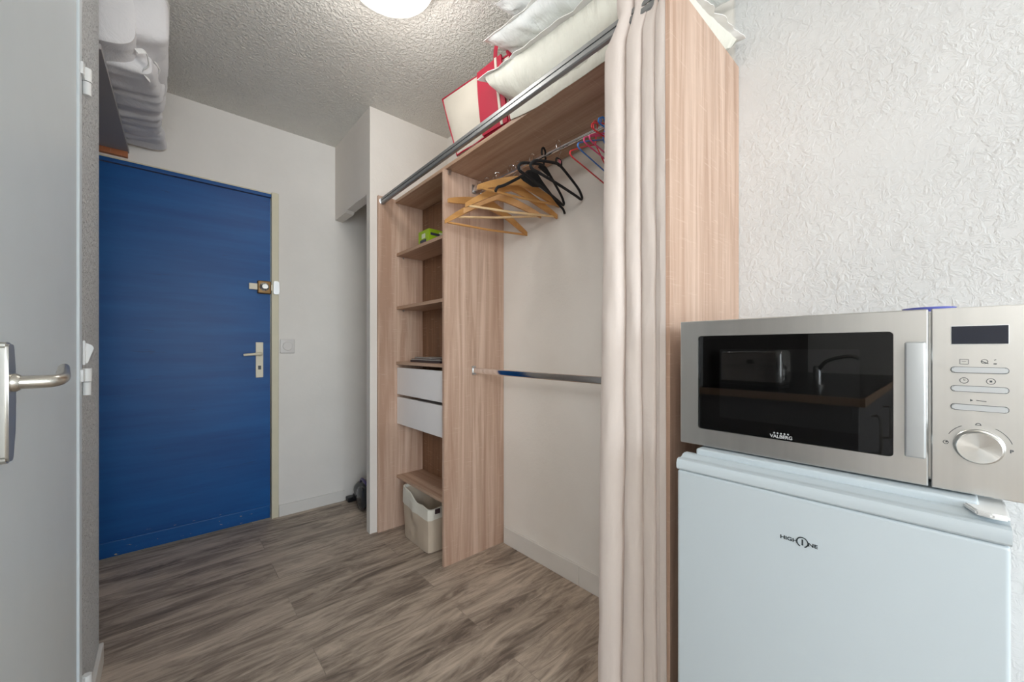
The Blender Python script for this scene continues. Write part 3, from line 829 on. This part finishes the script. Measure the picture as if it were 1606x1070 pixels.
bagface('fbl', 'bbl', 'btl', 'ftl', (0,1,0), .012, bm, 3); bagface('fbr', 'bbr', 'btr', 'ftr', (0,-1,0), 0, bm, 4)
bagface('ftl', 'ftr', 'btr', 'btl', (0,0,1), .015, bm, 5); bagface('fbl', 'fbr', 'bbr', 'bbl', (0,0,1), 0.002, bm, 6)
bmesh.ops.remove_doubles(bm, verts=bm.verts, dist=.0005); obj('bag_body', bm, 'bag', sb, True)
bm = NB()
for a, b in (('fbl', 'ftl'), ('ftl', 'ftr'), ('ftr', 'fbr'), ('fbl', 'fbr'), ('btl', 'btr'), ('ftl', 'btl'), ('btl', 'bbl'), ('ftr', 'btr')):
    A, B = Vector(c8[a]), Vector(c8[b]); pts = []
    for i in range(13):
        t = i/12; p = A.lerp(B, t); p += Vector((noise.noise(p*9)*.004, noise.noise(p*8+Vector((5,0,0)))*.004, noise.noise(p*7)*.004*(1 if min(A.z, B.z) > 2.2 else 0)+(.004 if max(A.z, B.z) < 2.1 else 0)))
        pts.append(p)
    tube(bm, pts, .0040, 8)
obj('piping', bm, 'red', sb, True)
def frontx(y, z, off):
    v = (z-SH)/.36; yl = 1.555+.15*v; u = (yl-y)/(yl-1.18); u = min(1, max(0, u)); v = min(1, max(0, v))
    h = (16*u*(1-u)*v*(1-v))**.6
    return (1.030*(1-u)+1.045*u)*(1-v)+(1.048*(1-u)+1.050*u)*v-.018*h-off
def strap(w0, w1, ys, mat, name, off, lift=0):
    bm = NB(); prev = None
    for i in range(25):
        z = SH+.003+(.296)*i/24
        v = (z-SH)/.36; yl = ys+.035*sin(v*pi*.9)*0 + .050*v**1.2
        y0, y1 = yl-w0/2, yl+w0/2
        cur = []
        for y, o in ((y1, off+.002), (y0, off+.002), (y0, off-.006), (y1, off-.006)):
            cur.append(bm.verts.new((frontx(y, z, o), y, z)))
        if prev:
            for q in range(4): bm.faces.new((prev[q], prev[(q+1) % 4], cur[(q+1) % 4], cur[q]))
        else: bm.faces.new(cur)
        prev = cur
    bm.faces.new(prev[::-1]); return obj(name, bm, mat, sb, True)
strap(.155, 0, 1.268, 'red', 'red_panel', .006)
strap(.012, 0, 1.222, 'bag', 'white_stripe', .0085)
bm = NB()
pts = smooth_path([(1.050, 1.285, 2.295), (1.040, 1.270, 2.345), (1.040, 1.245, 2.378), (1.05, 1.215, 2.350), (1.06, 1.200, 2.290)], 6)
tube(bm, pts, .013, 8, sx=1, sy=.25, up=(0, 1, 0)); obj('carry_strap', bm, 'red', sb, True)

# folded duvet on the high shelf over the entrance
bm = NB(); prism(bm, [(-.749, 1.926), (-.167, 1.926), (-.146, 2.856), (-.749, 2.856)], 2.104, 2.122, 2)
hs = thing('high_shelf', (-.45, 2.4, 2.104), 'dark grey high shelf with orange batten above the blue door', 'shelf')
obj('shelf_board', bm, 'shelf_grey', hs)
bm = NB(); box(bm, -.748, -.150, 2.832, 2.8565, 2.076, 2.1035, .001); obj('shelf_batten', bm, 'pine', hs)
dv = thing('folded_duvet', (-.35, 2.3, 2.123), 'white folded duvet piled on the high shelf and overhanging its edge', 'duvet')
def duvet_sweep(stations, n=56, seed=0, ruf=.010, pw=.42, N2=60):
    """stations: (y, xl, xr, z0, z1) superellipse cross-sections along y"""
    bm = NB(); rings = []; S = []
    for i in range(N2+1):
        t = i/N2*(len(stations)-1); k = min(int(t), len(stations)-2); f = t-k; f = f*f*(3-2*f)
        S.append([a*(1-f)+b*f for a, b in zip(stations[k], stations[k+1])])
    for i, (y, xl, xr, z0, z1) in enumerate(S):
        e = min(i, N2-i)/5.0; s = sqrt(max(0.0, 1-(1-min(1, e))**2))*.999+.001
        ring = []
        for j in range(n):
            a = 2*pi*j/n; ca, sa = cos(a), sin(a)
            x = (xl+xr)/2+(xr-xl)/2*(abs(ca)**pw)*(1 if ca > 0 else -1)*s
            z = (z0+z1)/2+(z1-z0)/2*(abs(sa)**pw)*(1 if sa > 0 else -1)*s
            w = noise.noise(Vector((x*5+seed, y*17, z*6)))*ruf+noise.noise(Vector((x*9, y*40+seed, z*10)))*ruf*.45
            ring.append(bm.verts.new((x+ca*w*s, y, z+sa*w*s)))
        rings.append(ring)
    for A, B in zip(rings, rings[1:]):
        for j in range(n): bm.faces.new((A[j], A[(j+1) % n], B[(j+1) % n], B[j]))
    bm.faces.new(rings[0][::-1]); bm.faces.new(rings[-1]); return bm
obj('top_fold', duvet_sweep([(1.985, -.70, .004, 2.245, 2.470), (2.18, -.70, .006, 2.215, 2.466), (2.36, -.70, .002, 2.20, 2.44), (2.47, -.68, -.03, 2.20, 2.40)], seed=2, ruf=.007, pw=.36), 'duvet', dv, True)
obj('middle_fold', duvet_sweep([(2.07, -.70, -.045, 2.142, 2.25), (2.26, -.70, -.012, 2.140, 2.27), (2.46, -.70, -.012, 2.140, 2.29), (2.70, -.70, -.026, 2.138, 2.26)], seed=5, ruf=.017), 'duvet', dv, True)
obj('inner_roll', duvet_sweep([(1.96, -.70, -.085, 2.155, 2.40), (2.08, -.70, -.085, 2.145, 2.38), (2.20, -.66, -.10, 2.142, 2.34)], seed=8, ruf=.006, pw=.45), 'duvet', dv, True)
obj('end_fold', duvet_sweep([(2.56, -.70, -.045, 2.138, 2.25), (2.70, -.70, -.010, 2.136, 2.245), (2.835, -.70, .006, 2.138, 2.235)], seed=11, ruf=.013, pw=.55), 'duvet', dv, True)
bm = NB()
tube(bm, smooth_path([(-.50, 1.987, 2.430), (-.10, 1.989, 2.430), (-.03, 1.996, 2.430), (.000, 2.02, 2.430), (.005, 2.10, 2.428), (.004, 2.25, 2.418), (-.002, 2.36, 2.400)], 8), .0045, 8); obj('piping', bm, 'piping', dv, True)
bm = NB()
P_ = smooth_path([(-.080, 2.10, 2.27), (-.055, 2.09, 2.275), (-.035, 2.13, 2.25), (-.020, 2.18, 2.245), (-.035, 2.20, 2.215), (-.060, 2.17, 2.205), (-.045, 2.15, 2.18)], 6)
tube(bm, P_, .012, 8, sx=1, sy=.22, up=(0, .3, 1))
P_ = smooth_path([(-.085, 2.03, 2.20), (-.06, 2.04, 2.215), (-.052, 2.07, 2.185), (-.07, 2.09, 2.165), (-.05, 2.12, 2.15)], 6)
tube(bm, P_, .010, 8, sx=1, sy=.22, up=(0, .3, 1))
obj('tie_straps', bm, 'piping', dv, True)

# ------------------------------------------------------------------ fridge
FY0, FY1, FX = -.055, .381, .810
fr = thing('fridge', (1.08, .163, 0), 'small white fridge standing beside the wardrobe, door facing the room', 'fridge')
bm = NB(); box(bm, .862, 1.385, FY0+.004, FY1-.004, .03, .842, .004); obj('cabinet', bm, 'fridge', fr)
bm = NB(); box(bm, FX, .858, FY0, FY1, .055, .8235, .005, 3); dr = obj('door', bm, 'fridge', fr, True)
# moulded cap along the top of the door
bm = NB()
pf = [(.812, .8245), (.8085, .828), (.8075, .838), (.811, .8455), (.818, .8485), (.826, .8465), (.832, .8480), (.838, .8520), (.848, .8535), (.858, .8530), (.858, .8245)]
A = [bm.verts.new((x, FY0-.001, z)) for x, z in pf]; B = [bm.verts.new((x, FY1+.001, z)) for x, z in pf]
for j in range(len(pf)): bm.faces.new((A[j], A[(j+1) % len(pf)], B[(j+1) % len(pf)], B[j]))
bm.faces.new(A); bm.faces.new(B[::-1]); obj('door_cap', bm, 'fridge', dr, True)
bm = NB(); box(bm, .850, 1.385, -.030, FY1-.022, .8425, .8655, .004, 3); obj('top_lid', bm, 'fridge', fr, True)
bm = NB(); prism(bm, [(.905, -.012), (.858, -.013), (.822, -.026), (.816, -.040), (.818, -.055), (.905, -.055)], .8538, .8610, 2, .002); obj('hinge_cover', bm, 'white_pl', fr)
for yy in (FY0+.03, FY1-.03):
    for xx in (.89, 1.34): bm = NB(); cyl(bm, (xx, yy, 0), (xx, yy, .031), .015, n=16); obj('foot', bm, 'black_pl', fr)
def onfr(cy, cz, x=FX): return lambda a, b, c: Vector((x-.0003-c, cy-a, cz+b))
lg = text_bm('HIGH', .0088, .0002, onfr(.1835, .7485), sx=1.18, bold=.00018)
g2 = text_bm('NE', .0088, .0002, onfr(.1497, .7485), sx=1.18, bold=.00018)
tmp = bpy.data.meshes.new('x'); g2.to_mesh(tmp); g2.free(); lg.from_mesh(tmp)
g3 = text_bm('1', .0135, .0002, onfr(.1640, .7488), bold=.0004)
g3.to_mesh(tmp); g3.free(); lg.from_mesh(tmp); bpy.data.meshes.remove(tmp)
ringpts = [(FX-.0004, .1640-.0077*cos(a), .7495+.0080*sin(a)) for a in [(-.5*pi+.42)+(2*pi-.84)*i/30 for i in range(31)]]
tube(lg, ringpts, .0009, 6, sx=1)
obj('maker_logo', lg, 'black_text', fr)

# ------------------------------------------------------------------ microwave
MZ0, MZ1, MF = .8690, 1.1405, .870
MY0, MY1, MS = -.096, .402, .019
mw = thing('microwave', (1.06, .153, .8665), 'stainless steel microwave oven standing on top of the white fridge', 'microwave')
bm = NB(); box(bm, .886, 1.29, MY0+.004, MY1-.004, .8765, 1.138, .004); obj('casing', bm, 'steel', mw)
for xx in (.93, 1.25):
    for yy in (.36, 0.02): bm = NB(); cyl(bm, (xx, yy, .8660), (xx, yy, .877), .012, n=14); obj('foot', bm, 'black_pl', mw)
# door frame with a window opening
bm = NB(); wy0, wy1, wz0, wz1 = .057, .363, .906, 1.1075
def rrect(y0, y1, z0, z1, r, k=5):
    out = []
    for cy, cz, a0 in ((y1-r, z1-r, 0), (y0+r, z1-r, pi/2), (y0+r, z0+r, pi), (y1-r, z0+r, 3*pi/2)):
        for i in range(k+1):
            a = a0+pi/2*i/k; out.append((cy+r*cos(a), cz+r*sin(a)))
    return out
def framed(bm, O, I, x0, x1, bev=.0015):
    n = len(O)
    vo0 = [bm.verts.new((x0+bev, y, z)) for y, z in O]; vo1 = [bm.verts.new((x1, y, z)) for y, z in O]
    cO = [((y-(O[0][0]+O[n//2][0])/2), (z-(O[0][1]+O[n//2][1])/2)) for y, z in O]
    vof = [bm.verts.new((x0, y-bev*(1 if a > 0 else -1), z-bev*(1 if b > 0 else -1))) for (y, z), (a, b) in zip(O, cO)]
    vi0 = [bm.verts.new((x0, y, z)) for y, z in I]; vi1 = [bm.verts.new((x1, y, z)) for y, z in I]
    for i in range(n):
        k = (i+1) % n
        for q in ((vo1[i], vo1[k], vo0[k], vo0[i]), (vo0[i], vo0[k], vof[k], vof[i]), (vof[i], vof[k], vi0[k], vi0[i]), (vi0[i], vi0[k], vi1[k], vi1[i]), (vi1[i], vi1[k], vo1[k], vo1[i])): bm.faces.new(q)
framed(bm, rrect(MS, MY1, MZ0, MZ1, .002), rrect(wy0, wy1, wz0, wz1, .006), MF, .886)
md = obj('door', bm, 'steel', mw)
bm = NB(); prism(bm, rrect(wy0+.0005, wy1-.0005, wz0+.0005, wz1-.0005, .0058), .8775, .8855, 0); obj('door_backing', bm, 'black_gloss', md)
bm = NB(); prism(bm, rrect(.098, .321, .935, 1.079, .004), .8768, .8773, 0); obj('window_screen', bm, 'mesh', md)
bm = NB(); prism(bm, rrect(wy0+.0005, wy1-.0005, wz0+.0005, wz1-.0005, .0058), .8712, .8750, 0); gp = obj('window_glass', bm, 'glass', md)
V = text_bm('VALBERG', .0088, .0001, lambda a, b, c: Vector((.8709-c, .2095-a, .9120+b)), sx=.98, bold=.00018)
for i in range(5):
    cy, cz = .2205-i*.0055, .9185
    star = [(cy+(.0021 if k % 2 == 0 else .0010)*sin(k*pi/5), cz+(.0021 if k % 2 == 0 else .0010)*cos(k*pi/5)) for k in range(10)]
    prism(V, star, .8707, .8711, 0)
obj('maker_logo', V, 'silver_text', md)
bm = NB(); box(bm, .838, .848, .0205, .0430, .916, 1.090, .003, 3); box(bm, .848, .870, .024, .040, .930, .945, .002); box(bm, .848, .870, .024, .040, 1.062, 1.077, .002); obj('door_handle', bm, plain('silver_handle', srgb(188,193,196), .35, .6), md, True)
# control panel
bm = NB(); box(bm, MF, .886, MY0, MS-.003, MZ0, MZ1, .0015); cp = obj('control_panel', bm, 'steel', mw)
bm = NB(); box(bm, MF-.0012, MF+.001, -.0575, -.0038, 1.086, 1.1135, .0006); ds = obj('display_bezel', bm, 'white_pl', cp)
bm = NB(); box(bm, MF-.0018, MF-.0010, -.0567, -.0046, 1.0868, 1.1127); obj('display', bm, 'screen', cp)
for zz in (1.049, 1.0215, .9945):
    bm = NB(); prism(bm, rrect(-.0575, -.0035, zz-.0045, zz+.0045, .004), MF-.0008, MF+.001, 0); b_ = obj('button_recess', bm, 'grey_text', cp)
    bm = NB(); prism(bm, rrect(-.0568, -.0042, zz-.0036, zz+.0040, .0035), MF-.0048, MF-.0008, 0, .0012); obj('button', bm, plain('silver_button', srgb(196,200,203), .3, .5) if zz > 1.04 else bpy.data.materials['silver_button'], b_, True)
KY, KZ = -.0300, .940
bm = NB(); lathe(bm, [(.0245, .002), (.0245, -.002), (.0235, -.003), (.0228, -.016), (.0212, -.0185), (.0208, -.0188), (.0005, -.0175)], (MF, KY, KZ), 0, 64); obj('dial_knob', bm, 'spun', cp, True)
# printed symbols
bm = NB(); X_ = MF-.0002
def arc(c, r, a0, a1, w=.00035, k=20, ry=None):
    ry = ry or r
    tube(bm, [(X_, c[0]-r*cos(a0+(a1-a0)*i/k), c[1]+ry*sin(a0+(a1-a0)*i/k)) for i in range(k+1)], w, 5)
def seg(p, q, w=.0003): tube(bm, [(X_, p[0], p[1]), (X_, q[0], q[1])], w, 5)
def ycol(px): return -.004-(px-1491)/92*.053
# oven symbol
y0, y1 = ycol(1506), ycol(1520); z0, z1 = 1.0575, 1.0645
for a, b in (((y0, z0), (y1, z0)), ((y1, z0), (y1, z1)), ((y1, z1), (y0, z1)), ((y0, z1), (y0, z0)), ((y0-.002, 1.061), (y1+.002, 1.061))): seg(a, b)
arc((ycol(1546), 1.0615), .003, 0, 2*pi, .0004); seg((ycol(1541), 1.062), (ycol(1552), 1.0585), .0006)
seg((ycol(1560), 1.0585), (ycol(1565), 1.0585), .0008); seg((ycol(1561), 1.0635), (ycol(1564), 1.0645), .0005)
arc((ycol(1513), 1.0335), .0040, 0, 2*pi, .0004, ry=.0040); seg((ycol(1513), 1.0335), (ycol(1513), 1.0360)); seg((ycol(1513), 1.0335), (ycol(1516), 1.0345))
arc((ycol(1556), 1.0335), .0040, 0, 2*pi, .0004); box(bm, X_-.0003, X_+.0002, ycol(1558), ycol(1554), 1.0322, 1.0348)
prism(bm, [(ycol(1523), 1.0035), (ycol(1523), 1.0070), (ycol(1528), 1.0052)], X_-.0003, X_+.0002, 0)
seg((ycol(1533), 1.0055), (ycol(1549), 1.0045), .0005)
arc((KY, KZ), .0310, radians(155), radians(120), .0004); arc((KY, KZ), .0310, radians(60), radians(15), .0004)
arc((KY, .9705), .0022, 0, pi, .0005); seg((KY-.003, .9700), (KY+.003, .9700), .0004)
arc((.0012, .9405), .0026, 0, 2*pi, .0004); seg((.0012, .9405), (-.0004, .9420), .0008)
obj('printed_symbols', bm, 'grey_text', cp)
V = text_bm('P', .0065, .0001, lambda a, b, c: Vector((X_-c, -.0595-a, .9375+b)), bold=.0002); obj('printed_letter', V, 'grey_text', cp)
# a low blue dish standing on the microwave
bm = NB(); lathe(bm, [(.020, 0), (.022, .003), (.031, .009), (.034, .0138), (.0325, .0142), (.029, .010), (.018, .004)], (1.02, .022, 1.1385), 2, 40)
tag(obj('dish', bm, 'blue_glaze' if 'blue_glaze' in M else 'blue_plate', None, True), 'pale violet-blue dish, only its rim showing above the microwave', 'dish')

# ------------------------------------------------------------------ kitchen corner behind the camera's left (seen reflected)
kc = thing('kitchen_cabinet', (-.8, .5, 0), 'grey kitchen base cabinets reflected in the microwave door', 'cabinet')
bm = NB(); box(bm, -2.0, -.20, .24, .795, .10, .862); obj('cabinet_body', bm, 'cabinet', kc)
bm = NB(); box(bm, -2.0, -.22, .29, .79, 0, .1); obj('plinth', bm, 'black', kc)
for i in range(4):
    x0 = -.205-(i+1)*.44; bm = NB(); box(bm, x0, x0+.436, .222, .2395, .12, .855, .002); d_ = obj('cabinet_door', bm, 'cabinet', kc)
    bm = NB(); tube(bm, smooth_path([(x0+.05, .222, .62), (x0+.05, .195, .625), (x0+.05, .192, .70), (x0+.05, .195, .775), (x0+.05, .222, .78)], 4), .006, 8); obj('handle', bm, 'nickel', d_, True)
bm = NB(); box(bm, -2.0, -.185, .205, .798, .8625, .895, .002); wt = thing('worktop', (-1.0, .5, .8625), 'dark worktop with wooden edge reflected in the microwave door', 'worktop')
obj('worktop_slab', bm, 'counter_dark', wt)
bm = NB(); box(bm, -.1848, -.180, .205, .798, .8625, .895); box(bm, -2.0, -.180, .200, .2049, .8625, .895); obj('wooden_edge', bm, plain('brown_edge', srgb(226,190,158), .5), wt)
to = thing('toaster', (-.38, .62, .8955), 'steel toaster on the dark worktop, seen as a reflection', 'toaster')
bm = NB(); box(bm, -.47, -.30, .49, .76, .905, 1.075, .025, 4); obj('toaster_body', bm, 'chrome', to, True)
bm = NB(); box(bm, -.475, -.295, .50, .75, .8955, .912, .004); obj('toaster_base', bm, 'black_pl', to)
bm = NB(); box(bm, -.42, -.35, .52, .73, 1.0745, 1.0765); obj('bread_slot', bm, 'black_pl', to)
bm = NB(); box(bm, -.30, -.285, .60, .625, 1.01, 1.03, .003); obj('toaster_lever', bm, 'black_pl', to)

fa = thing('faucet', (-.62, .55, .8955), 'chrome faucet on the dark worktop, seen as a reflection', 'faucet')
bm = NB(); lathe(bm, [(.026, 0), (.026, .006), (.016, .012), (.016, .09), (.012, .10)], (-.62, .42, .8955), 2, 24); obj('faucet_body', bm, 'chrome', fa, True)
bm = NB(); tube(bm, smooth_path([(-.62, .42, .965), (-.60, .38, 1.02), (-.58, .30, 1.045), (-.57, .26, 1.035)], 6), .008, 12); obj('spout', bm, 'chrome', fa, True)
# ------------------------------------------------------------------ light
w = bpy.data.worlds.new('sky'); bpy.context.scene.world = w; w.use_nodes = True
nt = w.node_tree; sky = nt.nodes.new('ShaderNodeTexSky'); sky.sky_type = 'NISHITA'; sky.sun_disc = False; sky.sun_elevation = radians(40); sky.sun_rotation = radians(30)
nt.links.new(sky.outputs[0], nt.nodes['Background'].inputs[0]); nt.nodes['Background'].inputs[1].default_value = .25
def area(name, loc, rot, sx, sy, e, col):
    l = bpy.data.lights.new(name, 'AREA'); l.shape = 'RECTANGLE'; l.size = sx; l.size_y = sy; l.energy = e; l.color = col
    o = bpy.data.objects.new(name, l); C.objects.link(o); o.location = loc; o.rotation_euler = rot; return o
area('window_daylight', (-.37, -3.25, 1.45), (radians(90), 0, 0), 3.2, 1.9, 150, (.87, .945, 1.0))
def point(name, loc, e, col, r):
    l = bpy.data.lights.new(name, 'POINT'); l.energy = e; l.color = col; l.shadow_soft_size = r
    o = bpy.data.objects.new(name, l); C.objects.link(o); o.location = loc; return o
point('entry_lamp_bulb', (LC[0], LC[1], CEIL-.17), 6.0, (1, .96, .92), .08)
point('room_fill_light', (-1.65, -1.0, 2.1), 60, (1, .975, .955), .30)  # added fill light, out of view, evens out the walls; no fixture modelled

# ------------------------------------------------------------------ camera
f_ = 608.0; cam = bpy.data.cameras.new('camera'); co = bpy.data.objects.new('camera', cam); C.objects.link(co)
cam.sensor_fit = 'HORIZONTAL'; cam.sensor_width = 36; cam.lens = f_/1606*36; cam.shift_y = 12/1606; cam.clip_start = .02
tA = math.atan((803-261)/f_)
co.location = (0, 0, 1.08); co.rotation_euler = (pi/2, 0, -tA)
sc = bpy.context.scene; sc.camera = co
sc.view_settings.view_transform = 'Standard'; sc.view_settings.look = 'None'; sc.view_settings.exposure = 0.10; sc.view_settings.gamma = 1
sc.view_settings.use_curve_mapping = False
sc.cycles.max_bounces = 12; sc.cycles.diffuse_bounces = 8; sc.cycles.glossy_bounces = 6; sc.cycles.transmission_bounces = 8
